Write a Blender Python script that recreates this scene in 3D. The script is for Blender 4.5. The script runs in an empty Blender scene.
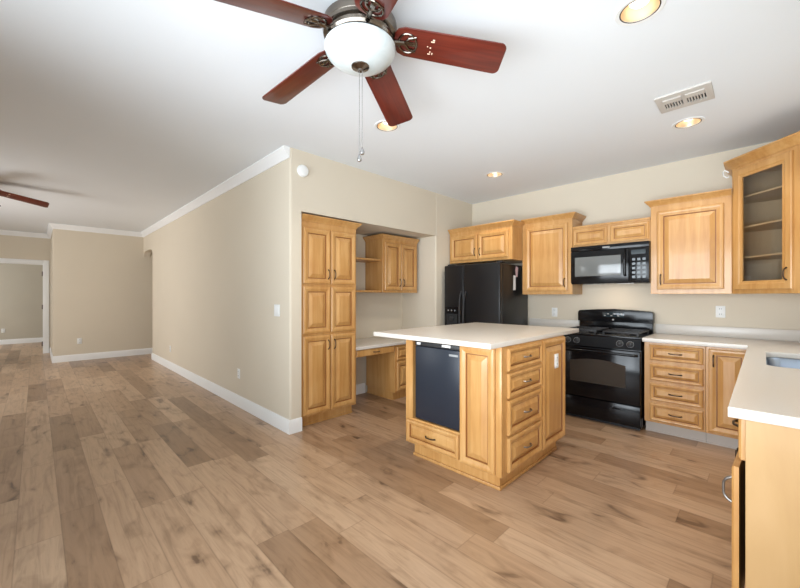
import bpy, bmesh, math, random
from mathutils import Vector, Matrix
random.seed(7)
PI = math.pi
SC = bpy.context.scene
COL = SC.collection

# ------------------------------------------------------------------ camera
cam_d = bpy.data.cameras.new('camera'); cam = bpy.data.objects.new('camera', cam_d); COL.objects.link(cam)
cam.location = (0, 0, 1.298); cam.rotation_euler = (PI/2, 0, -PI/4)
cam_d.sensor_width = 36; cam_d.lens = 36*364/800; cam_d.shift_y = .0025
cam_d.clip_start = .02
SC.camera = cam

# ------------------------------------------------------------------ world, lights, exposure
W = bpy.data.worlds.new('sky'); SC.world = W; W.use_nodes = True
W.node_tree.nodes['Background'].inputs[0].default_value = (.80, .90, 1, 1)
W.node_tree.nodes['Background'].inputs[1].default_value = 1.2
SC.view_settings.view_transform = 'Standard'; SC.view_settings.look = 'None'
SC.view_settings.gamma = 1; SC.view_settings.use_curve_mapping = False
SC.view_settings.exposure = 0.17

def area(name, loc, rot, sx, sy, power, color, spread=PI):
    l = bpy.data.lights.new(name, 'AREA'); l.shape = 'RECTANGLE'; l.size = sx; l.size_y = sy
    l.energy = power; l.color = color; l.spread = spread
    o = bpy.data.objects.new(name, l); o.location = loc; o.rotation_euler = rot; COL.objects.link(o); return o
# window daylight for nook and living room; added fill lights for the rest
XR = -3.5                                     # rear wall, behind the camera
XN = -1.6                                     # rear wall of the breakfast nook
def aim(a, b): return (Vector(b)-Vector(a)).to_track_quat('-Z', 'Y').to_euler()
PD, ND, LD = (-.3, -.15, 1.2), (XN+.45, 1.45, 1.25), (XR+.5, 7.2, 1.3)
area('patio_fill', PD, aim(PD, (3.0, 2.0, 2.5)), 2.0, 2.0, 36, (.84, .92, 1), math.radians(105))  # added fill aimed up across the kitchen; the patio door is unseen
area('daylight_nook_door', ND, aim(ND, (3.5, .75, 2.2)), 2.4, 2.0, 54, (.85, .93, 1), math.radians(104))
area('daylight_living_window', LD, aim(LD, (0, 7.8, 1.9)), 3.0, 1.9, 70, (1, .975, .95), math.radians(130))
area('sink_fill', (3.2, -.50, 1.62), (-PI/2+.25, 0, 0), 1.3, .9, 22, (.84, .92, 1))  # added fill in front of an unseen window over the sink
area('bedroom_fill', (-3.4, 13, 1.4), (0, -PI/2, 0), 1.4, 1.6, 70, (.92, .96, 1))  # added fill that lights the room beyond the doorway; its window is unseen
area('hall_fill', (3.9, 9.3, 1.5), (0, PI/2, 0), 1.2, .6, 6, (1, .95, .88))  # fill light inside the closed hall, no window behind it

# ------------------------------------------------------------------ materials
def mat(name, col, rough=.5, metal=0, spec=.5, coat=0, emit=None, es=0, trans=0):
    m = bpy.data.materials.new(name); m.use_nodes = True
    p = m.node_tree.nodes['Principled BSDF']
    p.inputs['Base Color'].default_value = (*col, 1); p.inputs['Roughness'].default_value = rough
    p.inputs['Metallic'].default_value = metal; p.inputs['Specular IOR Level'].default_value = spec
    p.inputs['Coat Weight'].default_value = coat; p.inputs['Coat Roughness'].default_value = .08
    p.inputs['Transmission Weight'].default_value = trans
    if emit: p.inputs['Emission Color'].default_value = (*emit, 1); p.inputs['Emission Strength'].default_value = es
    return m
def nd(m, t, **kw):
    n = m.node_tree.nodes.new(t)
    for k, v in kw.items():
        if k.startswith('i_'):
            n.inputs[int(k[2:])].default_value = v
        else: setattr(n, k, v)
    return n
def lk(m, a, b): m.node_tree.links.new(a, b)
def math_n(m, op, a, b=None, c=None):
    n = nd(m, 'ShaderNodeMath', operation=op)
    for i, x in enumerate((a, b, c)):
        if x is None: continue
        if isinstance(x, (int, float)): n.inputs[i].default_value = x
        else: lk(m, x, n.inputs[i])
    return n.outputs[0]
def ramp(m, fac, stops):
    r = nd(m, 'ShaderNodeValToRGB'); e = r.color_ramp.elements
    while len(e) < len(stops): e.new(.5)
    for el, (p, c) in zip(e, stops): el.position = p; el.color = (*c, 1)
    lk(m, fac, r.inputs[0]); return r.outputs[0]
def bump(m, h, strength, dist=.01):
    b = nd(m, 'ShaderNodeBump'); b.inputs['Strength'].default_value = strength; b.inputs['Distance'].default_value = dist
    lk(m, h, b.inputs['Height']); lk(m, b.outputs[0], m.node_tree.nodes['Principled BSDF'].inputs['Normal'])
def plaster(name, col, var=.03, rough=.85):
    m = mat(name, col, rough, spec=.2); tc = nd(m, 'ShaderNodeTexCoord')
    n = nd(m, 'ShaderNodeTexNoise'); n.inputs['Scale'].default_value = 1.2; lk(m, tc.outputs['Object'], n.inputs[0])
    a = tuple(c*(1-var) for c in col); b = tuple(min(1, c*(1+var)) for c in col)
    lk(m, ramp(m, n.outputs[0], [(.3, a), (.7, b)]), m.node_tree.nodes['Principled BSDF'].inputs[0])
    n2 = nd(m, 'ShaderNodeTexNoise'); n2.inputs['Scale'].default_value = 90; n2.inputs['Detail'].default_value = 3
    lk(m, tc.outputs['Object'], n2.inputs[0]); bump(m, n2.outputs[0], .12, .004)
    return m
def wood(name, dark, mid, light, rough=.35, sc=(22, 22, 1.6), coat=.25):
    m = mat(name, mid, rough, coat=coat); tc = nd(m, 'ShaderNodeTexCoord')
    mp = nd(m, 'ShaderNodeMapping'); mp.inputs['Scale'].default_value = sc; lk(m, tc.outputs['Object'], mp.inputs[0])
    n = nd(m, 'ShaderNodeTexNoise'); n.inputs['Scale'].default_value = 1; n.inputs['Detail'].default_value = 5; n.inputs['Roughness'].default_value = .6
    n.inputs['Distortion'].default_value = .6
    lk(m, mp.outputs[0], n.inputs[0])
    n2 = nd(m, 'ShaderNodeTexNoise'); n2.inputs['Scale'].default_value = 3.2; n2.inputs['Detail'].default_value = 2; lk(m, tc.outputs['Object'], n2.inputs[0])
    f = math_n(m, 'ADD', math_n(m, 'MULTIPLY', n.outputs[0], .6), math_n(m, 'MULTIPLY', n2.outputs[0], .4))
    lk(m, ramp(m, f, [(.34, dark), (.5, mid), (.66, light)]), m.node_tree.nodes['Principled BSDF'].inputs[0])
    return m

M = {}
M['wall'] = plaster('beige_paint', (.66, .585, .470), .015)
M['wall_far'] = plaster('greige_paint', (.53, .485, .40))
M['ceiling'] = plaster('ceiling_paint', (.80, .828, .85), .008)
M['trim'] = mat('white_trim_paint', (.84, .84, .83), .4)
M['maple'] = wood('honey_maple', (.455, .214, .060), (.54, .282, .090), (.61, .345, .130))
M['glaze'] = mat('glazed_groove', (.27, .105, .025), .5)
M['panel'] = wood('pale_maple_panel', (.46, .265, .105), (.50, .30, .122), (.54, .33, .145), .5, (9, 9, 1.2), .1)
M['inside'] = wood('cabinet_interior', (.46, .33, .20), (.50, .365, .225), (.54, .40, .255), .6)
M['black'] = mat('black_enamel', (.006, .006, .007), .14, spec=.28)
M['fridge'] = mat('black_fridge_skin', (.012, .012, .013), .3, spec=.4)
M['iron'] = mat('cast_iron', (.018, .018, .02), .5)
M['navy'] = mat('dark_navy_enamel', (.014, .019, .030), .3)
M['plastic'] = mat('black_plastic', (.02, .02, .022), .45)
M['ovenglass'] = mat('oven_glass', (.055, .046, .038), .08, spec=.35)
M['mwglass'] = mat('microwave_window', (.16, .165, .16), .12, spec=.6)
M['display'] = mat('display', (.02, .03, .035), .1)
M['print'] = mat('grey_print', (.33, .33, .33), .5)
M['white'] = mat('white_plastic', (.82, .82, .80), .4)
M['slot'] = mat('outlet_slot', (.05, .05, .05), .6)
M['paper'] = mat('white_paper', (.8, .79, .78), .8)
M['pinkpaper'] = mat('pink_paper', (.75, .5, .5), .8)
M['bronze'] = mat('oil_rubbed_bronze', (.075, .055, .04), .35, .9)
M['pewter'] = mat('pewter', (.22, .20, .18), .3, .9)
M['nickel'] = mat('antique_nickel', (.20, .172, .145), .22, 1)
M['steel'] = mat('stainless_steel', (.26, .30, .36), .28, 1)
M['chrome'] = mat('chain_metal', (.5, .5, .5), .25, 1)
M['shadow'] = mat('painted_shade', (.02, .02, .02), .9)  # near-black colour standing in for shade in the vent and dispenser
M['residue'] = mat('sticker_residue', (.8, .62, .45), .7)
M['gold'] = mat('gold_reflector', (.78, .60, .40), .3, .6)
M['lamp'] = mat('lamp_glow', (1, 1, 1), .5, emit=(1, .90, .76), es=1.7)
M['dimlamp'] = mat('cooktop_lamp_lens', (.6, .58, .5), .4, emit=(1, .8, .6), es=.25)
M['toe'] = mat('grey_toe_board', (.50, .45, .40), .5)
M['ventpaint'] = mat('vent_paint', (.60, .57, .53), .5)
M['blade'] = wood('cherry_blade', (.062, .008, .005), (.108, .014, .008), (.15, .022, .011), .32, (2, 40, 40), .3)
def bowl_mat():
    m = mat('alabaster_glass', (.62, .66, .66), .3, coat=.3); tc = nd(m, 'ShaderNodeTexCoord')
    n = nd(m, 'ShaderNodeTexNoise'); n.inputs['Scale'].default_value = 9; n.inputs['Detail'].default_value = 4; n.inputs['Distortion'].default_value = 1.5
    lk(m, tc.outputs['Object'], n.inputs[0])
    lk(m, ramp(m, n.outputs[0], [(.35, (.55, .61, .61)), (.65, (.66, .70, .70))]), m.node_tree.nodes['Principled BSDF'].inputs[0])
    return m
M['bowl'] = bowl_mat()
def counter_mat():
    m = mat('solid_surface', (.72, .66, .58), .28, spec=.5); tc = nd(m, 'ShaderNodeTexCoord')
    n = nd(m, 'ShaderNodeTexNoise'); n.inputs['Scale'].default_value = 350; n.inputs['Detail'].default_value = 2; lk(m, tc.outputs['Object'], n.inputs[0])
    lk(m, ramp(m, n.outputs[0], [(.35, (.61, .565, .505)), (.5, (.645, .60, .54)), (.68, (.675, .63, .575))]), m.node_tree.nodes['Principled BSDF'].inputs[0])
    return m
M['counter'] = counter_mat()
def glass_mat(name, tint, gloss=.12):
    m = bpy.data.materials.new(name); m.use_nodes = True; nt = m.node_tree; nt.nodes.clear()
    o = nd(m, 'ShaderNodeOutputMaterial'); mix = nd(m, 'ShaderNodeMixShader'); t = nd(m, 'ShaderNodeBsdfTransparent'); g = nd(m, 'ShaderNodeBsdfGlossy')
    t.inputs[0].default_value = (*tint, 1); g.inputs['Roughness'].default_value = .03; mix.inputs[0].default_value = gloss
    lk(m, t.outputs[0], mix.inputs[1]); lk(m, g.outputs[0], mix.inputs[2]); lk(m, mix.outputs[0], o.inputs[0]); return m
M['glass'] = glass_mat('cabinet_glass', (.90, .89, .86), .05)
M['winglass'] = glass_mat('window_glass', (.95, .97, .96), .05)
def floor_mat():
    m = mat('vinyl_planks', (.3, .2, .13), .30, spec=.5)
    tc = nd(m, 'ShaderNodeTexCoord'); sp = nd(m, 'ShaderNodeSeparateXYZ'); lk(m, tc.outputs['Object'], sp.inputs[0])
    X, Y = sp.outputs[0], sp.outputs[1]
    u = math_n(m, 'DIVIDE', math_n(m, 'SUBTRACT', X, -.077), .178)
    row = math_n(m, 'FLOOR', u); fu = math_n(m, 'SUBTRACT', u, row)
    wn = nd(m, 'ShaderNodeTexWhiteNoise', noise_dimensions='1D'); lk(m, math_n(m, 'ADD', row, 11.71), wn.inputs['W'])
    v = math_n(m, 'ADD', math_n(m, 'DIVIDE', Y, 1.22), math_n(m, 'MULTIPLY', wn.outputs[0], 7.3))
    cel = math_n(m, 'FLOOR', v); fv = math_n(m, 'SUBTRACT', v, cel)
    cmb = nd(m, 'ShaderNodeCombineXYZ'); lk(m, row, cmb.inputs[0]); lk(m, cel, cmb.inputs[1])
    w2 = nd(m, 'ShaderNodeTexWhiteNoise', noise_dimensions='3D'); lk(m, cmb.outputs[0], w2.inputs[0])
    base = ramp(m, w2.outputs[0], [(0, (.26, .156, .088)), (.2, (.35, .219, .130)), (.5, (.44, .286, .176)), (.8, (.485, .325, .206)), (1, (.52, .36, .236))])
    # grain
    off = nd(m, 'ShaderNodeVectorMath', operation='MULTIPLY_ADD'); lk(m, w2.outputs['Color'], off.inputs[0]); off.inputs[1].default_value = (13, 17, 5); lk(m, tc.outputs['Object'], off.inputs[2])
    mp = nd(m, 'ShaderNodeMapping'); mp.inputs['Scale'].default_value = (26, 1.8, 1); lk(m, off.outputs[0], mp.inputs[0])
    g = nd(m, 'ShaderNodeTexNoise'); g.inputs['Scale'].default_value = 1; g.inputs['Detail'].default_value = 6; g.inputs['Roughness'].default_value = .65; g.inputs['Distortion'].default_value = 1.2
    lk(m, mp.outputs[0], g.inputs[0])
    mp2 = nd(m, 'ShaderNodeMapping'); mp2.inputs['Scale'].default_value = (9, 3.5, 1); lk(m, off.outputs[0], mp2.inputs[0])
    k = nd(m, 'ShaderNodeTexNoise'); k.inputs['Scale'].default_value = 1; k.inputs['Detail'].default_value = 3; k.inputs['Distortion'].default_value = .8; lk(m, mp2.outputs[0], k.inputs[0])
    gm = ramp(m, g.outputs[0], [(.27, (.70, .66, .63)), (.48, (1, 1, 1)), (.72, (1.16, 1.17, 1.19))])
    km = ramp(m, k.outputs[0], [(.26, (.34, .30, .28)), (.36, (.82, .80, .78)), (.48, (1, 1, 1)), (1, (1.05, 1.05, 1.06))])
    def mul(a, b):
        x = nd(m, 'ShaderNodeMix', data_type='RGBA', blend_type='MULTIPLY'); x.inputs[0].default_value = 1
        lk(m, a, x.inputs[6]); lk(m, b, x.inputs[7]); return x.outputs[2]
    c = mul(mul(base, gm), km)
    eu = math_n(m, 'MINIMUM', fu, math_n(m, 'SUBTRACT', 1, fu)); ev = math_n(m, 'MULTIPLY', math_n(m, 'MINIMUM', fv, math_n(m, 'SUBTRACT', 1, fv)), 1.22/.178)
    e = math_n(m, 'MINIMUM', eu, ev)
    seam = ramp(m, e, [(0, (.72, .70, .68)), (.012, (.85, .84, .83)), (.022, (1, 1, 1))])
    lk(m, mul(c, seam), m.node_tree.nodes['Principled BSDF'].inputs[0])
    bump(m, g.outputs[0], .06, .002)
    return m
M['floor'] = floor_mat()

# ------------------------------------------------------------------ mesh helpers
class MB:
    def __init__(s): s.bm = bmesh.new(); s.mi = 0
    def _add(s, b, X=None):
        me = bpy.data.meshes.new('t'); b.to_mesh(me); b.free()
        if X is not None: me.transform(X)
        n0 = len(s.bm.faces); s.bm.from_mesh(me); bpy.data.meshes.remove(me)
        s.bm.faces.ensure_lookup_table()
        for f in s.bm.faces[n0:]: f.material_index = s.mi
        return s
    def box(s, x0, y0, z0, x1, y1, z1, bev=0, seg=2, X=None):
        b = bmesh.new(); bmesh.ops.create_cube(b, size=1)
        for v in b.verts: v.co = Vector(((x0+x1)/2+v.co.x*(x1-x0), (y0+y1)/2+v.co.y*(y1-y0), (z0+z1)/2+v.co.z*(z1-z0)))
        if bev: bmesh.ops.bevel(b, geom=b.edges[:], offset=bev, segments=seg, profile=.5, affect='EDGES')
        bmesh.ops.recalc_face_normals(b, faces=b.faces[:])
        return s._add(b, X)
    def lathe(s, prof, c=(0, 0, 0), n=40, X=None):
        b = bmesh.new(); rings = []
        for r, z in prof:
            rings.append([b.verts.new((c[0]+r*math.cos(2*PI*k/n), c[1]+r*math.sin(2*PI*k/n), c[2]+z)) for k in range(n)] if r > 1e-5 else [b.verts.new((c[0], c[1], c[2]+z))])
        for a, d in zip(rings, rings[1:]):
            for k in range(n):
                q = [a[k % len(a)], a[(k+1) % len(a)], d[(k+1) % len(d)], d[k % len(d)]]
                q = list(dict.fromkeys(q))
                if len(q) > 2: b.faces.new(q)
        bmesh.ops.recalc_face_normals(b, faces=b.faces[:])
        return s._add(b, X)
    def tube(s, pts, r, n=10, X=None, cap=True):
        b = bmesh.new(); P = [Vector(p) for p in pts]; rings = []
        ref = Vector((.13, .37, .92))
        for i, p in enumerate(P):
            t = (P[min(i+1, len(P)-1)]-P[max(i-1, 0)]).normalized()
            a = t.cross(ref)
            if a.length < .05: a = t.cross(Vector((1, 0, 0)))
            a.normalize(); d = t.cross(a)
            rr = r[i] if isinstance(r, (list, tuple)) else r
            rings.append([b.verts.new(p+a*rr*math.cos(2*PI*k/n)+d*rr*math.sin(2*PI*k/n)) for k in range(n)])
        for q, w in zip(rings, rings[1:]):
            for k in range(n): b.faces.new((q[k], q[(k+1) % n], w[(k+1) % n], w[k]))
        if cap: b.faces.new(rings[0]); b.faces.new(rings[-1])
        bmesh.ops.recalc_face_normals(b, faces=b.faces[:])
        return s._add(b, X)
    def prism(s, outer, z0, z1, holes=(), bev=0, X=None):
        b = bmesh.new(); es = []
        for loop in [outer, *holes]:
            vs = [b.verts.new((p[0], p[1], z0)) for p in loop]
            es += [b.edges.new((vs[i], vs[(i+1) % len(vs)])) for i in range(len(vs))]
        if holes: bmesh.ops.triangle_fill(b, use_beauty=True, use_dissolve=False, edges=es)
        else: b.faces.new(b.verts[:])
        r = bmesh.ops.extrude_face_region(b, geom=b.faces[:])
        for v in r['geom']:
            if isinstance(v, bmesh.types.BMVert): v.co.z = z1
        bmesh.ops.recalc_face_normals(b, faces=b.faces[:])
        if bev:
            ed = [e for e in b.edges if len(e.link_faces) == 2 and e.calc_face_angle(0) > .6 and abs(e.verts[0].co.z-e.verts[1].co.z) < 1e-5]
            bmesh.ops.bevel(b, geom=ed, offset=bev, segments=3, profile=.5, affect='EDGES')
        return s._add(b, X)
    def rings(s, w, h, R, x0=0, z0=0, y=0, glaze=(), hole=False, X=None):
        """nested rectangles (inset, outward depth) facing -y: a routed door front"""
        b = bmesh.new(); L = []
        for i, d in R:
            L.append([b.verts.new((x0+a, y-d, z0+c)) for a, c in ((i, i), (w-i, i), (w-i, h-i), (i, h-i))])
        for k, (p, q) in enumerate(zip(L, L[1:])):
            for j in range(4):
                f = b.faces.new((p[j], p[(j+1) % 4], q[(j+1) % 4], q[j])); f.material_index = 1 if k in glaze else 0
        if not hole:
            b.faces.new(L[-1]); b.faces.new(L[0][::-1])
        else:
            for j in range(4): b.faces.new((L[-1][j], L[-1][(j+1) % 4], L[0][(j+1) % 4], L[0][j]))
        bmesh.ops.recalc_face_normals(b, faces=b.faces[:])
        me = bpy.data.meshes.new('t'); b.to_mesh(me); b.free()
        if X is not None: me.transform(X)
        s.bm.from_mesh(me); bpy.data.meshes.remove(me); return s
    def build(s, name, mats, parent=None, smooth=35):
        me = bpy.data.meshes.new(name); s.bm.to_mesh(me); s.bm.free()
        for m in (mats if isinstance(mats, (list, tuple)) else [mats]): me.materials.append(M[m] if isinstance(m, str) else m)
        if smooth:
            for p in me.polygons: p.use_smooth = True
            me.set_sharp_from_angle(angle=math.radians(smooth))
        o = bpy.data.objects.new(name, me); COL.objects.link(o)
        if parent: o.parent = parent
        return o
def tag(o, label=None, cat=None, group=None):
    if label: o['label'] = label
    if cat: o['category'] = cat
    if group: o['group'] = group
    return o
def thing(name, label, cat, loc=(0, 0, 0), rz=0, group=None):
    o = bpy.data.objects.new(name, None); o.empty_display_size = .1; COL.objects.link(o)
    o.location = loc; o.rotation_euler = (0, 0, rz); return tag(o, label, cat, group)
def struct(o): o['kind'] = 'structure'; return o
def copy_tree(o, parent=None):
    c = o.copy(); COL.objects.link(c)
    if parent: c.parent = parent
    for ch in list(o.children): copy_tree(ch, c)
    return c
def RZ(a, loc=(0, 0, 0)): return Matrix.Translation(loc) @ Matrix.Rotation(a, 4, 'Z')
def arc(cx, cy, r, a0, a1, n=8): return [(cx+r*math.cos(a0+(a1-a0)*k/n), cy+r*math.sin(a0+(a1-a0)*k/n)) for k in range(n+1)]

# ------------------------------------------------------------------ the setting
H = 2.70
XL, YP, XB, YRW = 1.69, 3.155, 4.72, -.55     # living wall, pantry wall, range wall, sink wall
YBUMP, XBUMP, YDW, YFAR = 9.75, .235, 11.5, 14.4
AX0, AX1, AYB, AZ = 1.81, 3.844, 3.80, 2.116  # alcove
lights_xy = [(2.09, .43), (3.735, .434), (3.745, 2.2), (2.05, 2.2)]
struct(MB().box(XR-.2, YRW-.2, -.1, XB+.3, YFAR+.3, 0).build('floor', 'floor', smooth=0))
b = MB(); b.prism([(XR-.2, YRW-.2), (XB+.3, YRW-.2), (XB+.3, YFAR+.3), (XR-.2, YFAR+.3)], H, H+.15,
                  [[(x+.088*math.cos(2*PI*k/32), y+.088*math.sin(2*PI*k/32)) for k in range(32)] for x, y in lights_xy])
struct(b.build('ceiling', 'ceiling', smooth=0))
r_ = .022
struct(MB().prism(arc(XL+r_, YP+r_, r_, PI, 1.5*PI)+[(AX0, YP), (AX0, 8.87), (XL, 8.87)], 0, H).build('wall_left', 'wall'))
# arched header above the hall opening
ys = [8.87+(YBUMP-8.87)*k/16 for k in range(17)]
arch = [(8.87, H), (YBUMP, H)]+[(y, 2.17+.11*max(0, 1-abs((y-9.31)/.44)**3)**.4) for y in reversed(ys)]
struct(MB().prism(arch, XL, AX0, X=Matrix(((0, 0, 1, 0), (1, 0, 0, 0), (0, 1, 0, 0), (0, 0, 0, 1)))).build('wall_hall_arch', 'wall'))
struct(MB().box(AX0, 8.75, 0, 4.0, 8.87, H).build('wall_hall_right', 'wall', smooth=0))
struct(MB().box(4.0, 8.75, 0, 4.1, YBUMP+.1, H).build('wall_hall_end', 'wall', smooth=0))
struct(MB().box(AX0, YP, AZ, AX1, AYB, H).build('wall_alcove_header', 'wall', smooth=0))
b = MB(); b.prism([(AX0, AYB), (AX1, AYB), (AX1, AYB+.1), (AX0, AYB+.1)], 0, H); struct(b.build('wall_alcove_back', 'wall', smooth=0))
struct(MB().prism(arc(AX1+r_, YP+r_, r_, PI, 1.5*PI)+[(XB+.1, YP), (XB+.1, AYB+.1), (AX1, AYB+.1)], 0, H).build('wall_kitchen', 'wall'))
struct(MB().box(XB, YRW-.1, 0, XB+.1, YP, H).build('wall_back', 'wall', smooth=0))
struct(MB().prism([(XBUMP, YBUMP), (4.0, YBUMP), (4.0, YBUMP+.1), (XBUMP+.12, YBUMP+.1), (XBUMP+.12, YDW), (XBUMP, YDW)], 0, H).build('wall_bump', 'wall', smooth=0))
def wall_with_holes(name, p0, p1, th, holes, m='wall'):
    """vertical wall from plan point p0 to p1, thickness to its right; holes = (a0, a1, z0, z1) along its length"""
    d = Vector((p1[0]-p0[0], p1[1]-p0[1], 0)); L = d.length; a = math.atan2(d.y, d.x)
    X = RZ(a, (p0[0], p0[1], 0)) @ Matrix(((1, 0, 0, 0), (0, 0, -1, 0), (0, 1, 0, 0), (0, 0, 0, 1)))
    hs = [[(h[0], h[2]), (h[1], h[2]), (h[1], h[3]), (h[0], h[3])] for h in holes]
    return struct(MB().prism([(0, -.05), (L, -.05), (L, H), (0, H)], 0, th, hs, X=X).build(name, m, smooth=0))
DX0, DX1, DZ = -.80, .128, 2.02               # doorway in the far wall
wall_with_holes('wall_doorway', (XBUMP+.3, YDW), (XR, YDW), .12, [(XBUMP+.3-DX1, XBUMP+.3-DX0, -.04, DZ)])
wall_with_holes('wall_right', (XN, YRW), (XB+.1, YRW), .1, [(-1.4-XN, .8-XN, .05, 2.15), (2.55-XN, 3.85-XN, 1.15, 2.1)])
wall_with_holes('wall_nook', (XN, 3.1), (XN, YRW), .1, [(3.1-2.75, 3.1+.4, .05, 2.45)])
wall_with_holes('wall_nook_side', (XR, 3.1), (XN-.1, 3.1), .1, [])
wall_with_holes('wall_rear', (XR, YFAR), (XR, 3.0), .1, [(YFAR-9.0, YFAR-5.4, .3, 2.25), (YFAR-13.8, YFAR-12.2, .8, 2.1)])
struct(MB().box(XR-.1, YFAR, 0, 1.6, YFAR+.1, H).build('wall_bedroom', 'wall_far', smooth=0))
struct(MB().box(1.5, YDW+.12, 0, 1.6, YFAR, H).build('wall_bedroom_right', 'wall_far', smooth=0))

def window(name, X, w, z0, z1, nm=1):
    """frame, mullions and pane in an opening: local x along the wall, y outwards"""
    o = struct(MB().box(0, .02, z0, .05, .08, z1).box(w-.05, .02, z0, w, .08, z1).box(0.05, .02, z0, w-.05, .08, z0+.05).box(.05, .02, z1-.05, w-.05, .08, z1).build(name, 'trim', smooth=0))
    o.matrix_world = X
    for k in range(1, nm+1): MB().box(w*k/(nm+1)-.03, .025, z0+.05, w*k/(nm+1)+.03, .075, z1-.05).build('mullion', 'trim', o, smooth=0)
    MB().box(.05, .047, z0+.05, w-.05, .053, z1-.05).build('window_glass', 'winglass', o, smooth=0)
window('window_1', RZ(PI/2, (XN, -.4, 0)), 3.15, .05, 2.45, 2)
window('window_2', RZ(PI/2, (XR, 5.4, 0)), 3.6, .3, 2.25, 2)
window('window_3', RZ(PI/2, (XR, 12.2, 0)), 1.6, .8, 2.1, 1)
window('window_4', RZ(PI, (3.85, YRW, 0)), 1.3, 1.15, 2.1, 1)
window('window_5', RZ(PI, (.8, YRW, 0)), 2.2, .05, 2.15, 1)

def sweep(name, path, prof, m='trim', closed=False):
    """profile (offset to the left of the path, z) swept with mitred corners along plan points"""
    b = bmesh.new(); P = [Vector((p[0], p[1])) for p in path]; rows = []
    for i, p in enumerate(P):
        ds = []
        if i > 0: ds.append((P[i]-P[i-1]).normalized())
        if i < len(P)-1: ds.append((P[i+1]-P[i]).normalized())
        ns = [Vector((-d.y, d.x)) for d in ds]
        nrm = ns[0] if len(ns) == 1 else (ns[0]+ns[1])/(1+ns[0].dot(ns[1]))
        rows.append([b.verts.new((p.x+nrm.x*o, p.y+nrm.y*o, z)) for o, z in prof])
    n = len(prof)
    for a, c in zip(rows, rows[1:]):
        for k in range(n): b.faces.new((a[k], a[(k+1) % n], c[(k+1) % n], c[k]))
    b.faces.new(rows[0]); b.faces.new(rows[-1][::-1])
    bmesh.ops.recalc_face_normals(b, faces=b.faces[:])
    q = MB(); q._add(b); return q.build(name, m)
CR = [(0, H), (0, H-.098), (.010, H-.098), (.014, H-.086), (.024, H-.066), (.042, H-.044), (.052, H-.028), (.062, H-.016), (.062, H)]
struct(sweep('trim_1', [(XL, YP+.004), (XL, YBUMP), (XBUMP, YBUMP), (XBUMP, YDW), (XR, YDW)], CR))
BB = [(0, 0), (.016, 0), (.016, .105), (.012, .118), (.008, .13), (0, .13)]
struct(sweep('baseboard_left', [(AX0+.0, YP), (XL, YP), (XL, 8.87), (AX0, 8.87)], BB))
struct(sweep('baseboard_far', [(3.99, YBUMP), (XBUMP, YBUMP), (XBUMP, YDW-.02)], BB))
struct(sweep('baseboard_bedroom', [(1.5, YFAR), (XR, YFAR)], BB))
struct(sweep('baseboard_alcove', [(3.125, AYB), (2.50, AYB)], BB))
struct(sweep('baseboard_kitchen', [(4.7, YP), (AX1+.03, YP)], BB))
# doorway: jamb lining, casing and hinges
d = struct(MB().box(DX1-.018, YDW+.0, 0, DX1, YDW+.12, DZ).box(DX0, YDW, 0, DX0+.018, YDW+.12, DZ).box(DX0+.018, YDW, DZ-.018, DX1-.018, YDW+.12, DZ).build('door_1', 'trim', smooth=0))
MB().box(DX1-.01, YDW-.02, 0, DX1+.085, YDW, DZ+.085, .004).box(DX0-.085, YDW-.02, 0, DX0+.01, YDW, DZ+.085, .004).box(DX0+.01, YDW-.02, DZ-.01, DX1-.01, YDW, DZ+.085, .004).build('casing', 'trim', d)
for z in (.22, 1.05, 1.80):
    MB().box(DX1-.026, YDW+.015, z-.05, DX1-.018, YDW+.05, z+.05, .002).tube([(DX1-.028, YDW+.012, z-.05), (DX1-.028, YDW+.012, z+.05)], .009).build('hinge', 'bronze', d)

# ------------------------------------------------------------------ cabinet kit (local: x right, y into depth, front at y = 0 facing -y)
T = .02
DR = [(0, 0), (0, .014), (.006, .020), (.020, .022), (.028, .021), (.048, .014), (.052, .014), (.055, .005), (.061, .005), (.098, .020), (.101, .020)]
def door_rings(w, h):
    s = min(1, min(w, h)/.27); return [(i*s if i > .006 else i, d) for i, d in DR]
def pull(parent, c, L=.095, vert=True, m='bronze', out=.026, X=None):
    """bow handle with two feet on the front plane y = c[1]"""
    a = []; n = 12
    for k in range(n+1):
        t = k/n; a.append((t*L-L/2, -out*(1-(2*t-1)**4)))
    if vert: pts = [(c[0], c[1]+y, c[2]+q) for q, y in a]
    else: pts = [(c[0]+q, c[1]+y, c[2]) for q, y in a]
    r = [.0045+.002*abs(2*k/n-1)**3 for k in range(n+1)]
    return MB().tube(pts, r, 8, X).build('handle', m, parent)
def door(root, x, z, w, h, handle=None, name='door', X=None, y=0, m='maple', hm='bronze'):
    o = MB().rings(w, h, door_rings(w, h), x, z, y, glaze=(6, 7), X=X).build(name, [m, 'glaze'], root, smooth=0)
    yy = y-T
    if handle == 'bl': pull(o, (x+.032, yy, z+.10), X=X, m=hm)
    if handle == 'br': pull(o, (x+w-.032, yy, z+.10), X=X, m=hm)
    if handle == 'tl': pull(o, (x+.032, yy, z+h-.10), X=X, m=hm)
    if handle == 'tr': pull(o, (x+w-.032, yy, z+h-.10), X=X, m=hm)
    if handle == 'c': pull(o, (x+w/2, yy+.002, z+h/2), vert=False, X=X, m=hm)
    return o
CROWN = [(0, 0), (.006, 0), (.010, .012), (.018, .022), (.034, .036), (.040, .046), (.046, .05), (.046, .06), (0, .06)]
def crown(root, w, d, z, left=True, right=True, prof=CROWN, scale=1):
    pts = []
    if left: pts.append((0, d))
    pts += [(0, 0), (w, 0)]
    if right: pts.append((w, d))
    # path runs right to left so that 'left of path' points outwards
    o = sweep('crown_moulding', pts[::-1], [(-a*scale, z+c*scale) for a, c in prof] if False else [(a*scale, z+c*scale) for a, c in prof], 'maple')
    o.parent = root; return o
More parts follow.
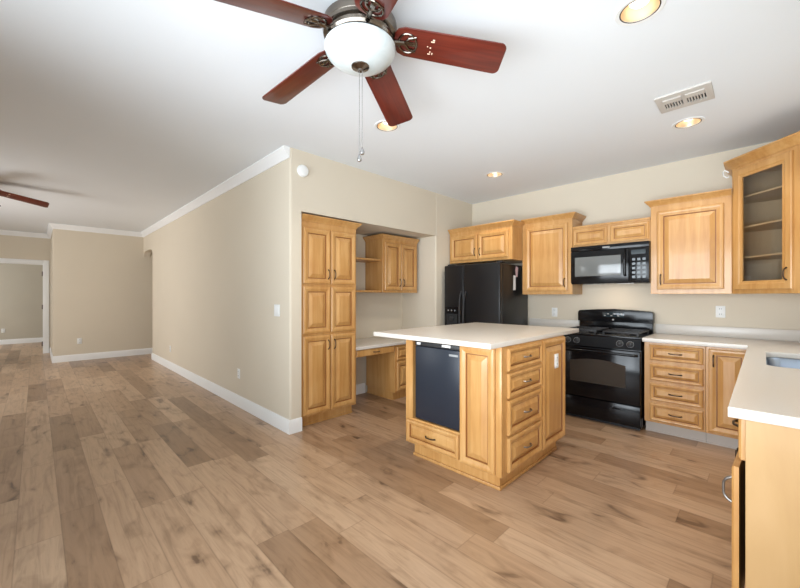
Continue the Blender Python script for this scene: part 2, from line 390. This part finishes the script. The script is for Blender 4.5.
def wall_cab(name, label, loc, rz, w, d, h, doors, crown_kw=None, rail=.03, top=.03):
    """doors = list of (x, width, handle)"""
    t = thing(name, label, 'cabinet', loc, rz)
    MB().box(0, 0, 0, w, d, h, .0015, 1).build('body', 'maple', t)
    for x, dw, hd in doors: door(t, x, rail, dw, h-rail-top, hd)
    if crown_kw is not None: crown(t, w, d, h-.012, **crown_kw)
    return t
RB = -PI/2          # against the range wall, facing -X

# pantry
t = thing('pantry_cabinet', 'tall honey maple pantry cabinet with six doors, left in the alcove', 'cabinet', (1.822, 3.185, 0))
w = .676
MB().box(0, 0, .105, w, .60, 2.045, .0015, 1).build('body', 'maple', t)
MB().box(.05, .065, 0, w-.012, .58, .105).box(.05, .055, 0, w-.012, .065, .022).build('toe_kick', 'maple', t, smooth=0)
for z, h, hl, hr in ((.125, .775, 'tr', 'tl'), (.925, .47, None, None), (1.42, .555, 'br', 'bl')):
    door(t, .018, z, .315, h, hl); door(t, .343, z, .315, h, hr)
crown(t, w, .3, 2.035, left=False)
# alcove wall cabinet and shelves
t = wall_cab('wall_cabinet', 'small maple wall cabinet with two narrow doors inside the alcove', (3.134, 3.45, 1.343), 0, .655, .345, .695, [(.03, .295, 'br'), (.33, .295, 'bl')], dict(right=False), .03, .045)
for nm, z, lab in (('wall_shelf', 1.745, 'upper of two maple shelves between pantry and alcove cabinet'), ('wall_shelf', 1.345, 'lower of two maple shelves between pantry and alcove cabinet')):
    o = MB().box(0, 0, 0, .632, .315, .024, .003).build(nm, 'maple'); o.location = (2.5, 3.482, z)
    tag(o, lab, 'shelf', 'shelves in the alcove')
# desk
t = thing('built_in_desk', 'built-in desk with pale worktop under the alcove shelves', 'desk', (2.502, 3.19, 0))
MB().box(0, 0, .693, 1.338, .606, .73, .006, 3).build('worktop', 'counter', t)
MB().box(.0, .03, .615, .62, .05, .693).box(0, .05, .63, .62, .5, .692).build('apron', 'maple', t, smooth=0)
o = MB().rings(.58, .075, [(0, 0), (0, .014), (.006, .02)], .02, .612, .03).build('drawer', 'maple', t, smooth=0)
pull(o, (.31, .01, .65), vert=False)
t = thing('desk_cabinet', 'maple drawer pedestal at the right end under the alcove desk', 'cabinet', (3.133, 3.225, 0))
MB().box(0, 0, .10, .70, .55, .69, .0015, 1).build('body', 'maple', t)
MB().box(.012, .05, 0, .69, .54, .10).build('toe_kick', 'maple', t, smooth=0)
for z, h in ((.12, .36), (.50, .165)):
    door(t, .03, z, .635, h, 'c', 'drawer')

# upper cabinets on the range wall
t = wall_cab('wall_cabinet', 'deep double-door maple cabinet above the black refrigerator', (4.135, 3.14, 1.752), RB, .955, .583, .425, [(.03, .43, 'br'), (.475, .43, 'bl')], dict(left=False, right=True), .03, .055)
t = wall_cab('wall_cabinet', 'single-door maple wall cabinet between refrigerator and microwave', (4.39, 2.18, 1.318), RB, .612, .328, .895, [(.05, .512, 'br')], dict(left=False), .04, .06)
t = wall_cab('wall_cabinet', 'short maple cabinet with two small doors above the microwave', (4.39, 1.564, 1.858), RB, .752, .328, .225, [(.01, .352, None), (.39, .352, None)], None, .015, .025)
MB().rings(.752, .022, [(0, 0), (0, .008), (.004, .012)], 0, .215, 0).build('top_rail', 'maple', t, smooth=0)
for x in (.01, .39): MB().box(x+.10, -.021, .103, x+.252, -.014, .115, .003).build('panel_bead', 'maple', t)
t = wall_cab('wall_cabinet', 'single-door maple wall cabinet right of the microwave', (4.39, .81, 1.318), RB, .607, .328, .885, [(.055, .50, 'bl')], dict(right=False), .045, .065)
# diagonal corner cabinet
t = thing('corner_cabinet', 'tall diagonal corner cabinet with glass door at right edge', 'cabinet', (4.388, .2, 1.318), -.75*PI)
L, hh = .594, 1.125
c45 = math.sqrt(.5)
def loc45(px, py):                                 # plan point to the cabinet's own axes
    dx, dy = px-4.388, py-.2; return (-c45*dx-c45*dy, c45*dx-c45*dy)
P5 = [(0, 0), loc45(4.715, .2), loc45(4.715, -.545), loc45(3.968, -.545), (L, 0)]
sh = [(.03, .055)]+[(p[0]*.94+.01, p[1]*.96) for p in P5[1:4]]+[(L-.03, .055)]
b = MB()
b.prism(P5, 0, .02).prism(P5, hh-.02, hh)
for i in range(4):
    p, q = Vector(P5[i]), Vector(P5[i+1]); e = (q-p).normalized(); n_ = Vector((-e.y, e.x)); n_ = n_ if n_.dot(Vector((L/2, .3))-p) > 0 else -n_
    b.prism([tuple(p), tuple(q), tuple(q+n_*.016), tuple(p+n_*.016)], .02, hh-.02)
b.box(0, 0, .02, .045, .02, hh-.02).box(.485, 0, .02, L, .02, hh-.02).box(.045, 0, .02, .485, .02, .05).box(.045, 0, hh-.065, .485, .02, hh-.02)
b.build('body', 'maple', t, smooth=0)
for z in (.31, .575, .84): MB().prism(sh, z, z+.014).build('shelf', 'inside', t, smooth=0)
MB().prism([tuple(Vector(p)*.985+Vector((.005, -.004))) for p in P5[1:4]]+[tuple(Vector(p)*.95+Vector((.012, -.01))) for p in P5[1:4]][::-1], .02, hh-.02).build('back_panel', 'inside', t, smooth=0)
o = MB().rings(.475, 1.04, [(0, 0), (0, .016), (.005, .02), (.045, .02), (.055, .014), (.072, .012), (.074, 0)], .032, .035, 0, hole=True).build('door', 'maple', t, smooth=0)
MB().box(.100, -.008, .105, .440, -.004, 1.005).build('glass_pane', 'glass', o, smooth=0)
pull(o, (.474, -.02, .15))
sweepo = sweep('crown_moulding', [(P5[3][0]+(P5[4][0]-P5[3][0])*.0, P5[3][1]), (L, 0), (0, 0), (P5[1][0], P5[1][1])], [(a*1.25, hh-.02+c*1.25) for a, c in CROWN], 'maple'); sweepo.parent = t
pts = [(4.372, .222, 2.40), (4.37, .25, 2.425), (4.368, .262, 2.405), (4.368, .255, 2.375), (4.37, .235, 2.355), (4.372, .222, 2.36)]
tag(MB().tube(pts, .006, 8).build('cable_loop', 'white'), 'white cable loop sticking out beside the corner cabinet crown', 'cable')

# ------------------------------------------------------------------ base units on the range wall
def base_body(t, w, d=.575, h=.86, left=0): MB().box(0, 0, .105, w, d, h, .0015, 1).build('body', 'maple', t)
t = thing('base_cabinet', 'maple four-drawer base cabinet right of the range', 'cabinet', (4.13, .812, 0), RB)
base_body(t, .449)
for z, h in ((.695, .145), (.505, .155), (.315, .16), (.125, .165)): door(t, .045, z, .392, h, 'c', 'drawer')
MB().box(0, .065, 0, .449, .56, .105).box(0, .055, 0, .449, .065, .012).build('toe_kick', 'toe', t, smooth=0)
t = thing('base_cabinet', 'maple single-door base cabinet in the corner beside the four drawers', 'cabinet', (4.13, .361, 0), RB)
base_body(t, .30)
door(t, .022, .125, .262, .715, 'tl')
MB().box(0, .065, 0, .30, .56, .105).box(0, .055, 0, .30, .065, .012).build('toe_kick', 'toe', t, smooth=0)
t = thing('base_cabinet', 'maple base cabinet between refrigerator and range behind the island', 'cabinet', (4.13, 2.225, 0), RB)
base_body(t, .625)
door(t, .03, .125, .565, .53, 'tr'); door(t, .03, .68, .565, .16, 'c', 'drawer')
MB().box(0, .065, 0, .625, .56, .105).build('toe_kick', 'toe', t, smooth=0)
CT0, CT1 = .862, .90
o = MB().prism([(4.09, 1.60), (4.09, 2.235), (4.715, 2.235), (4.715, 1.60)], CT0, CT1, bev=.004).build('countertop', 'counter')
MB().box(4.697, 1.60, CT1, 4.715, 2.235, CT1+.10, .003).build('backsplash', 'counter', o)
tag(o, 'short pale countertop between refrigerator and range', 'countertop')
# L-shaped worktop with the sink cut out
def rrect(x0, y0, x1, y1, r):
    return arc(x1-r, y1-r, r, 0, PI/2, 6)+arc(x0+r, y1-r, r, PI/2, PI, 6)+arc(x0+r, y0+r, r, PI, 1.5*PI, 6)+arc(x1-r, y0+r, r, 1.5*PI, 2*PI, 6)
SX0, SX1, SY0, SY1 = 2.95, 3.72, -.42, -.01
outer = [(1.762, -.545), (4.715, -.545), (4.715, .822), (4.09, .822), (4.09, .092), (1.762, .092)]
o = MB().prism(outer, CT0, CT1, [rrect(SX0, SY0, SX1, SY1, .07)], bev=.004).build('countertop', 'counter')
MB().box(4.697, -.545, CT1, 4.715, .822, CT1+.10, .003).box(1.762, -.545, CT1, 4.697, -.527, CT1+.10, .003).build('backsplash', 'counter', o)
tag(o, 'pale L-shaped countertop with sink running from range wall to peninsula end', 'countertop')
# sink
t = thing('kitchen_sink', 'stainless undermount sink basin set into the right countertop', 'sink', (0, 0, 0))
b = bmesh.new(); loops = []
for ins, z in ((-.02, CT0-.002), (0, CT0-.002), (.006, .84), (.02, .71), (.05, .692), (.16, .688)):
    r = max(.02, .07-ins*.4); loops.append([b.verts.new((x, y, z)) for x, y in rrect(SX0+ins, SY0+ins, SX1-ins, SY1-ins, r)])
for p, q in zip(loops, loops[1:]):
    for k in range(len(p)): b.faces.new((p[k], p[(k+1) % len(p)], q[(k+1) % len(p)], q[k]))
b.faces.new(loops[-1]); bmesh.ops.recalc_face_normals(b, faces=b.faces[:])
for f in b.faces: f.normal_flip()
q = MB(); q._add(b); o = q.build('basin', 'steel', t)
MB().lathe([(.045, .6885), (.045, .691), (.03, .691), (.026, .689), (0, .689)], (3.34, -.21, 0)).build('drain', 'pewter', t)

# sink run under the right countertop, facing +Y (local x runs towards -X)
t = thing('sink_cabinet', 'maple sink base cabinet under the right countertop', 'cabinet', (4.05, .045, 0), PI)
b = MB(); w = 1.30
b.box(0, 0, .105, .018, .58, .86).box(w-.018, 0, .105, w, .58, .86).box(.018, .0, .105, w-.018, .58, .125).box(.018, .565, .125, w-.018, .58, .86).box(.018, 0, .67, w-.018, .02, .86).box(w/2-.02, 0, .125, w/2+.02, .02, .67)
b.build('body', 'maple', t, smooth=0)
door(t, .02, .125, .62, .53, 'tr'); door(t, .66, .125, .62, .53, 'tl'); door(t, .02, .685, 1.26, .155, None, 'false_front')
MB().box(0, .065, 0, w, .56, .105).build('toe_kick', 'toe', t, smooth=0)
t = thing('end_cabinet', 'pale maple end cabinet of the sink counter with door standing ajar', 'cabinet', (2.745, .045, 0), PI)
w = .945
b = MB(); b.box(0, .0, .105, .018, .58, .86).box(.018, 0, .105, w-.02, .58, .125).box(.018, .565, .125, w-.02, .58, .86).box(.018, 0, .84, w-.02, .58, .86)
b.box(.018, .0, .668, w-.02, .02, .70).box(.46, 0, .125, .49, .02, .668)
b.build('body', 'maple', t, smooth=0)
MB().box(w-.019, -.002, 0, w, .588, .861, .001, 1).build('end_panel', 'panel', t)
MB().box(0, .065, 0, w-.02, .56, .105).build('toe_kick', 'toe', t, smooth=0)
MB().box(.0,.2,.13,.925,.56,.14).build('cabinet_floor','inside',t,smooth=0)
door(t, .02, .125, .45, .53, 'tr')
o = door(t, 0, .125, .44, .545, 'tr', hm='pewter'); o.location = (.485, 0, 0); o.rotation_euler = (0, 0, -math.radians(2.6))
o['label'] = 'cabinet door standing slightly ajar'
door(t, .02, .70, .44, .145, 'c', 'drawer'); door(t, .485, .70, .44, .152, 'c', 'drawer')

# ------------------------------------------------------------------ refrigerator
t = thing('refrigerator', 'black side-by-side refrigerator in the corner beside the alcove wall', 'refrigerator', (3.957, 3.10, 0), RB)
w, hh = .848, 1.708
MB().box(.004, .075, .02, w-.004, .74, hh-.012, .004).build('body', 'fridge', t)
MB().box(.01, .05, .0, w-.01, .075, .09).build('grille', 'plastic', t, smooth=0)
fz = MB().box(.002, 0, .10, .317, .07, hh, .012, 3).build('freezer_door', 'fridge', t)
fr = MB().box(.323, 0, .10, w-.002, .07, hh, .012, 3).build('fridge_door', 'fridge', t)
for par, x, s in ((fz, .285, 1), (fr, .355, -1)):
    pts = []
    for k in range(15):
        q = k/14; pts.append((x+s*.006*math.sin(q*PI), -.052*(1-(2*q-1)**6), .45+.91*q))
    MB().tube(pts, .013, 10).build('handle', 'iron', par)
dp = MB().box(.025, -.006, .82, .245, .004, 1.15, .003).build('dispenser', 'black', fz)
MB().box(.045, -.008, .84, .225, -.004, 1.06, .002).build('dispenser_dark_plate', 'shadow', dp)  # raised dark plate, paints the shade of a hollow
for k in range(3): MB().lathe([(.0, 0), (.009, 0), (.010, .003), (0, .004)], n=16, X=Matrix.Translation((.075+.055*k, -.006, 1.105)) @ Matrix.Rotation(PI/2, 4, 'X')).build('button', 'print', dp)
MB().box(.105, -.03, .97, .165, -.006, 1.02, .008).build('paddle', 'plastic', dp)
for x in (.04, w-.06): MB().box(x, .02, hh, x+.07, .12, hh+.018, .006).build('hinge_cap', 'plastic', t)
# papers on the fridge side
def side_paper(poly, y, m): return MB().prism(poly, 0, .0012, X=Matrix.Translation((0, y, 0)) @ Matrix.Rotation(PI/2, 4, 'X')).build('paper_note', m)
ys_ = 3.10-w+.002
tag(side_paper([(4.285, 1.37), (4.35, 1.375), (4.355, 1.56), (4.295, 1.56)], ys_, 'paper'), 'white paper tag taped to the side of the black refrigerator', 'paper')
tag(side_paper([(4.36, 1.54), (4.40, 1.545), (4.42, 1.665), (4.36, 1.68), (4.34, 1.63)], ys_-.0016, 'pinkpaper'), 'small pinkish paper slip above the white tag on the refrigerator', 'paper')

# ------------------------------------------------------------------ microwave
t = thing('microwave', 'black over-the-range microwave under the short maple cabinet', 'microwave', (4.335, 1.566, 1.432), RB)
w, hh = .754, .42
MB().box(0, .02, 0, w, .378, hh, .003).build('body', 'black', t)
MB().box(.0, 0, hh-.055, w, .02, hh, .003).build('vent_strip', 'black', t)
for k in range(5): pass
o = MB().box(0, 0, .012, .575, .02, hh-.057, .004).build('door', 'black', t)
MB().box(.045, -.003, .085, .505, .002, hh-.12, .002).build('window', 'mwglass', o)
MB().tube([(.545, 0, .08), (.545, -.03, .095), (.545, -.038, .18), (.545, -.038, .25), (.545, -.03, .33), (.545, 0, .345)], [.012, .013, .013, .013, .013, .012], 12).build('handle', 'black', o)
o = MB().box(.578, 0, .012, w, .02, hh-.057, .004).build('control_panel', 'black', t)
MB().box(.60, -.002, .295, w-.03, .001, .34).build('display', 'display', o, smooth=0)
for r in range(5):
    for c in range(3): MB().box(.607+.045*c, -.0015, .05+.045*r, .635+.045*c, .001, .075+.045*r).build('button', 'display', o, smooth=0)
MB().box(.33, -.002, hh-.036, .40, .001, hh-.02, .001).build('badge', 'print', t)
for x in (.15, .45): MB().box(x, .06, -.004, x+.16, .16, .001).build('grease_filter', 'pewter', t, smooth=0)

lm = MB().box(.33, .06, -.0015, .42, .10, .001).build('cooktop_lamp', 'dimlamp', t)
hl = bpy.data.lights.new('hood_lamp', 'SPOT'); hl.energy = 3.6; hl.color = (1, .80, .62); hl.spot_size = 2.6; hl.spot_blend = 1; hl.shadow_soft_size = .05
ho = bpy.data.objects.new('hood_lamp', hl); ho.location = (4.40, 1.19, 1.415); ho.rotation_euler = (0, -.6, 0); COL.objects.link(ho)

# ------------------------------------------------------------------ range
t = thing('gas_range', 'black freestanding gas range between the base cabinets', 'range', (4.07, 1.588, 0), RB)
w = .758
MB().box(0, .03, .03, w, .63, .875, .003).build('body', 'black', t)
MB().box(.02, .05, 0, w-.02, .6, .03).build('toe_kick', 'plastic', t, smooth=0)
o = MB().box(.002, -.008, .035, w-.002, .03, .235, .006).build('drawer', 'black', t)
for x in (.12, .52): MB().box(x, -.018, .175, x+.11, -.006, .19, .005).build('drawer_lip', 'black', o)
o = MB().box(.002, -.012, .245, w-.002, .03, .765, .008).build('oven_door', 'black', t)
poly = [(.115, .40), (.635, .40), (.635, .615)]+[(.635-.52*k/12, .615+.035*math.sin(PI*k/12)) for k in range(1, 12)]+[(.115, .615)]
MB().prism(poly, 0, .003, X=Matrix.Translation((0, -.0122, 0)) @ Matrix.Rotation(PI/2, 4, 'X')).build('oven_window', 'ovenglass', o)
MB().tube([(.03, -.012, .725), (.035, -.05, .728), (.06, -.058, .73), (w/2, -.062, .735), (w-.06, -.058, .73), (w-.035, -.05, .728), (w-.03, -.012, .725)], .013, 12).build('handle', 'black', o)
b = MB(); b.prism([(-.008, .775), (.03, .775), (.06, .885), (.022, .885)], 0, w, X=Matrix(((0, 0, 1, 0), (1, 0, 0, 0), (0, 1, 0, 0), (0, 0, 0, 1)))); o = b.build('control_panel', 'black', t, smooth=0)
tilt = math.atan2(.03, .11)
for x in (.085, .175, .58, .67):
    X = Matrix.Translation((x, .006, .828)) @ Matrix.Rotation(PI/2-tilt, 4, 'X')
    MB().lathe([(0, 0), (.027, 0), (.027, .006), (.021, .010), (.019, .026), (.016, .028), (0, .028)], n=24, X=X).box(-.004, -.019, .02, .004, .019, .036, .002, X=X).build('knob', 'plastic', o)
    MB().lathe([(.029, -.001), (.031, -.001), (.031, .001), (.029, .001), (.029, -.001)], n=24, X=X).build('knob_ring', 'print', o)
MB().box(0, .02, .876, w, .55, .902, .006).build('cooktop', 'black', t)
for x in (.19, .57):
    for y in (.16, .41):
        bb = MB().lathe([(.06, 0), (.055, .008), (.04, .010), (.038, .018), (.0, .020)], (x, y, .902), 24).build('burner', 'iron', t)
    g = MB()
    for yy in (.06, .285, .51): g.box(x-.155, yy-.006, .925, x+.155, yy+.006, .94, .002)
    for xx in (-.155, 0, .155): g.box(x+xx-.006, .06, .9255, x+xx+.006, .51, .9405, .002)
    for yy in (.16, .41): g.box(x-.15, yy-.005, .926, x+.15, yy+.005, .941, .002)
    for xx in (-.15, .15):
        for yy in (.06, .51): g.box(x+xx-.007, yy-.007, .902, x+xx+.007, yy+.007, .93)
    g.build('grate', 'iron', t)
# back guard with a bowed top
TX = Matrix(((1, 0, 0, 0), (0, 0, 1, 0), (0, 1, 0, 0), (0, 0, 0, 1)))
MB().box(.01, .585, .88, w-.01, .642, 1.03, .004).build('back_riser', 'black', t)
prof = [(.0, 1.005), (w, 1.005), (w, 1.09)]+arc(w-.03, 1.10, .03, 0, PI/2, 5)+[(w*.75, 1.142), (w/2, 1.15), (w*.25, 1.142)]+arc(.03, 1.10, .03, PI/2, PI, 5)+[(0, 1.09)]
o = MB().prism(prof, .555, .642, X=TX, bev=.004).build('backguard', 'black', t)
MB().box(.27, .5525, 1.06, .49, .556, 1.115, .001).build('clock_display', 'display', o)
for k in range(6): MB().box(.285+.034*k, .5515, 1.07+.02*(k % 2), .303+.034*k, .553, 1.08+.02*(k % 2)).build('button', 'print', o, smooth=0)
MB().lathe([(0, 0), (.010, 0), (.010, .003), (0, .004)], n=16, X=Matrix.Translation((w/2, .556, 1.03)) @ Matrix.Rotation(PI/2, 4, 'X')).build('badge', 'print', o)

# ------------------------------------------------------------------ island
t = thing('kitchen_island', 'maple kitchen island cabinet with drawers and panel doors', 'island', (2.15, 1.205, 0))
LX, LY, TOP = 1.025, .875, .963
NY0, NY1, NZ0, NZ1 = .340, .800, .315, .945     # niche for the small fridge
b = MB()
b.box(0, 0, .11, LX, NY0, TOP).box(0, NY1, .11, LX, LY, TOP).box(0, NY0, .11, LX, NY1, NZ0).box(.56, NY0, NZ0, LX, NY1, TOP).box(0, NY0, NZ1, .56, NY1, TOP)
b.build('body', 'maple', t, smooth=0)
b = MB().box(.045, .045, 0, LX-.05, LY-.055, .11); b.build('toe_kick', 'maple', t, smooth=0)
MB().box(.032, .035, 0, .045, LY-.05, .022, .003).box(.045, .035, 0, LX-.05, .045, .022, .003).build('shoe_moulding', 'maple', t)
XF = RZ(-PI/2, (0, LY, 0))                      # front face, x runs from left to right as seen
door(t, .02, .125, .535-.02, .175, 'c', 'drawer', X=XF)
door(t, .545, .115, .28, .835, None, 'panel_door', X=XF)
MB().box(.84, -.012, .111, .875, 0, TOP, .002, X=XF).build('corner_post', 'maple', t)
for z, h in ((.80, .147), (.62, .163), (.375, .228), (.128, .228)): door(t, .055, z, .505, h, 'c', 'drawer', hm='pewter')
door(t, .585, .12, .43, .835, None, 'side_door')
b = MB(); b.box(-.155, -.005, TOP+.002, LX+.35, LY+.23, 1.0, .004, 3); o = b.build('island_countertop', 'counter'); o.location = (2.15, 1.205, 0)
tag(o, 'large pale rectangular countertop overhanging the maple island', 'countertop')
# small fridge in the niche
t = thing('mini_fridge', 'dark navy mini fridge built into the island front', 'refrigerator', (2.158, 1.205, 0))
MB().box(.045, NY0+.012, NZ0+.008, .54, NY1-.012, NZ1-.012, .004).build('body', 'plastic', t)
o = MB().box(0, NY0+.006, NZ0+.006, .04, NY1-.022, NZ1-.045, .006, 3).build('door', 'navy', t)
MB().box(.004, NY0+.008, NZ1-.043, .044, NY1-.016, NZ1-.008, .004).build('top_strip', 'plastic', t)
MB().box(.002, NY1-.075, NZ1-.034, .004, NY1-.035, NZ1-.016).box(.002, NY0+.09, NZ1-.032, .004, NY0+.17, NZ1-.014).build('label_sticker', 'paper', t, smooth=0)
MB().box(-.002, NY0+.02, NZ1-.092, .001, NY0+.10, NZ1-.076, .001).build('badge', 'print', o)

# ------------------------------------------------------------------ wall plates
def plate(name, label, cat, loc, rz, w=.072, h=.115, kind='outlet', group=None):
    t = thing(name, label, cat, loc, rz, group)
    o = MB().box(-w/2, -.006, -h/2, w/2, -.0005, h/2, .003).build('cover_plate', 'white', t)
    if kind == 'outlet':
        for z in (-.026, .026):
            r = MB().box(-.017, -.0085, z-.017, .017, -.005, z+.017, .004).build('socket', 'white', t)
            MB().box(-.008, -.0092, z-.004, -.005, -.0082, z+.008).box(.005, -.0092, z-.004, .008, -.0082, z+.008).build('slot', 'slot', r, smooth=0)
    elif kind == 'switch':
        for x in (-.024, .024): MB().box(x-.016, -.010, -.032, x+.016, -.005, .032, .003).build('rocker', 'white', t)
    return t
plate('light_switch', 'white double light switch plate on the long beige wall', 'switch', (XL, 3.41, 1.155), -PI/2, .118, .118, 'switch')
plate('wall_outlet', 'white outlet low on the long beige wall, nearer the pantry', 'outlet', (XL, 4.37, .385), -PI/2)
plate('wall_outlet', 'white outlet low on the long beige wall, nearer the hall opening', 'outlet', (XL, 7.46, .36), -PI/2)
plate('wall_outlet', 'white outlet low on the far beige wall facing the camera', 'outlet', (.62, YBUMP, .39), 0)
plate('wall_outlet', 'white outlet on the grey wall seen through the far doorway', 'outlet', (-.62, YFAR, .37), 0)
plate('wall_outlet', 'white outlet on the backsplash wall between refrigerator and range', 'outlet', (XB, 1.905, 1.09), RB)
plate('wall_outlet', 'white outlet above the counter right of the range', 'outlet', (XB, .30, 1.145), RB)
plate('wall_outlet', 'white outlet mounted on the side door of the island', 'outlet', (2.965, 1.185, .775), 0)
t = thing('smoke_detector', 'round white smoke detector high on the wall above the pantry', 'smoke detector', (1.82, YP-.0005, 2.505), 0)
RX = Matrix.Rotation(PI/2, 4, 'X')
MB().lathe([(0, 0), (.058, 0), (.058, .012), (.05, .03), (.03, .036), (0, .037)], n=32, X=RX).build('housing', 'white', t)
MB().lathe([(.02, .0365), (.022, .0365), (.022, .039), (0, .039)], n=20, X=RX).build('test_button', 'white', t)

# ------------------------------------------------------------------ recessed lights and ceiling vent
RLAB = ['large recessed ceiling light nearest the camera at upper right', 'recessed ceiling light beside the ceiling vent near the corner cabinet',
        'small recessed ceiling light above the refrigerator corner', 'recessed ceiling light partly behind a fan blade']
src = None
for (x, y), lab in zip(lights_xy, RLAB):
    if src is None:
        t = thing('recessed_light', lab, 'ceiling light', (x, y, H), 0, 'recessed ceiling lights')
        MB().lathe([(.086, .003), (.080, -.003), (.102, -.005), (.106, -.001), (.106, .0)], n=40).build('trim_ring', 'white', t)
        MB().lathe([(.0805, -.0035), (.0835, -.0045), (.0865, -.0035), (.0865, .0035)], n=40).build('inner_ring', 'bronze', t)
        MB().lathe([(.0855, .004), (.080, .03), (.07, .075), (.055, .10), (.0, .10)], n=40).build('reflector', 'gold', t)
        MB().lathe([(0, .022), (.03, .026), (.045, .04), (.05, .06), (.03, .085), (0, .09)], n=24).build('bulb', 'lamp', t)
        src = t
    else:
        t = copy_tree(src); t.location = (x, y, H); t['label'] = lab
    l = bpy.data.lights.new('can_light', 'SPOT'); l.energy = 26; l.color = (1, .88, .72); l.spot_size = 2.2; l.spot_blend = .8; l.shadow_soft_size = .04
    lo = bpy.data.objects.new('can_light', l); lo.location = (x, y, H-.01); COL.objects.link(lo)
t = thing('ceiling_vent', 'rectangular white ceiling air vent with dark louvres near the corner cabinet', 'vent', (3.24, .398, H))
b = MB(); hx, hy = .137, .155
b.prism([(-hx, -hy), (hx, -hy), (hx, hy), (-hx, hy)], -.012, 0, [[(-.075, .012), (.085, .012), (.085, .115), (-.075, .115)], [(-.075, -.115), (.085, -.115), (.085, -.012), (-.075, -.012)]], bev=.002)
b.build('frame', 'ventpaint', t)
MB().box(-.1, -.13, -.0015, .1, .13, -.0005).build('dark_back_plate', 'shadow', t, smooth=0)  # flat dark plate painted as duct shade; the ceiling has no hole here
for s in (-1, 1):
    for k in range(6):
        y = s*(.0235+.016*k); MB().box(-.075, y-.0035, -.016, .085, y+.0035, -.002, X=None).build('louvre', 'ventpaint', t, smooth=0)
    MB().box(-.078, s*.0635-.052, -.020, -.022, s*.0635+.052, -.0125).build('deflector', 'ventpaint', t, smooth=0)

# ------------------------------------------------------------------ ceiling fans
FC = (1.156, 1.439)
t = thing('ceiling_fan', 'five-blade cherry ceiling fan with white glass bowl above the island', 'ceiling fan', (FC[0], FC[1], H), -PI/4, 'ceiling fans')
MB().lathe([(0, 0), (.10, 0), (.105, -.008), (.135, -.012), (.14, -.022), (.165, -.026), (.17, -.036), (.183, -.042), (.186, -.07), (.18, -.082), (.186, -.088), (.182, -.10), (.165, -.105), (.16, -.118), (.168, -.124), (.16, -.135), (.12, -.14), (.0, -.14)], n=56).build('motor_housing', 'nickel', t)
MB().lathe([(.0, -.14), (.165, -.14), (.172, -.146), (.165, -.15), (.0, -.15)], n=48).build('light_fitter', 'nickel', t)
prof = [(.172, -.15)]+[(.178*math.cos(a), -.157-.092*math.sin(a)) for a in [k*PI/2/14 for k in range(14)]]+[(.0, -.249)]
MB().lathe(prof, n=56).build('glass_bowl', 'bowl', t)
MB().lathe([(.046, -.244), (.044, -.250), (.028, -.256), (.014, -.262), (.012, -.272), (0, -.276)], n=28).build('finial', 'nickel', t)
ZB = -.081; DROOP = math.radians(9.7)
proto = None
for k in range(5):
    a = math.radians(1+72*k)
    B = Matrix.Rotation(a, 4, 'Z') @ Matrix.Translation((0, 0, ZB)) @ Matrix.Rotation(DROOP, 4, 'Y') @ Matrix.Rotation(math.radians(-13), 4, 'X')
    poly = [(.178, -.045), (.192, -.066), (.225, -.080), (.67, -.088)]+arc(.697, -.056, .033, -PI/2+.2, 0, 5)+arc(.697, .056, .033, 0, PI/2-.2, 5)+[(.67, .088), (.225, .080), (.192, .066), (.178, .045), (.173, 0)]
    bl = MB().prism(poly, -.003, .003, bev=.0015, X=None).build('blade', 'blade', t)
    br = MB()
    br.box(.20, -.012, -.009, .285, .012, -.003, .003)
    br.tube([(.225, 0, -.007), (.25, -.03, -.008), (.285, -.042, -.007)], [.006, .007, .004], 8).tube([(.225, 0, -.007), (.25, .03, -.008), (.285, .042, -.007)], [.006, .007, .004], 8)
    br.tube([(.14, 0, -.012), (.165, 0, -.014), (.19, 0, -.012), (.205, 0, -.008), (.23, 0, -.007)], [.014, .014, .012, .012, .008], 10)
    br.tube([(.243+.046*math.cos(2*PI*j/20), .052*math.sin(2*PI*j/20), -.006) for j in range(21)], .0055, 8)
    for yy in (-.03, 0, .03): br.lathe([(0, -.012), (.006, -.011), (.007, -.006)], (.265, yy, 0), 12)
    bk = br.build('blade_bracket', 'nickel', bl)
    bl.matrix_local = B
    if k == 0:
        q = MB()
        for x, y, sx, sy in ((.355, .04, .014, .005), (.36, .028, .005, .010), (.372, .036, .004, .012), (.36, .004, .007, .007), (.345, .0, .006, .004), (.368, -.03, .018, .006), (.372, -.04, .010, .008)):
            q.box(x-sx/2, y-sy/2, -.0036, x+sx/2, y+sy/2, -.003)
        q.build('sticker_residue', 'residue', bl, smooth=0)
for x, L_, in ((-.004, .455), (.010, .42)):
    c = MB().tube([(x, -.004, -.268), (x, -.004, -.268-L_+.03)], .0016, 6).build('pull_chain', 'chrome', t)
    MB().lathe([(0, .04), (.003, .034), (.012, .010), (.010, .0), (0, -.005)], (x, -.004, -.268-L_), 14).build('chain_pendant', 'chrome', c)
f2 = copy_tree(t); f2.location = (-.60, 6.66, H); f2.rotation_euler = (0, 0, math.radians(2)); f2['label'] = 'ceiling fan in the far left living area, one dark blade tip visible'
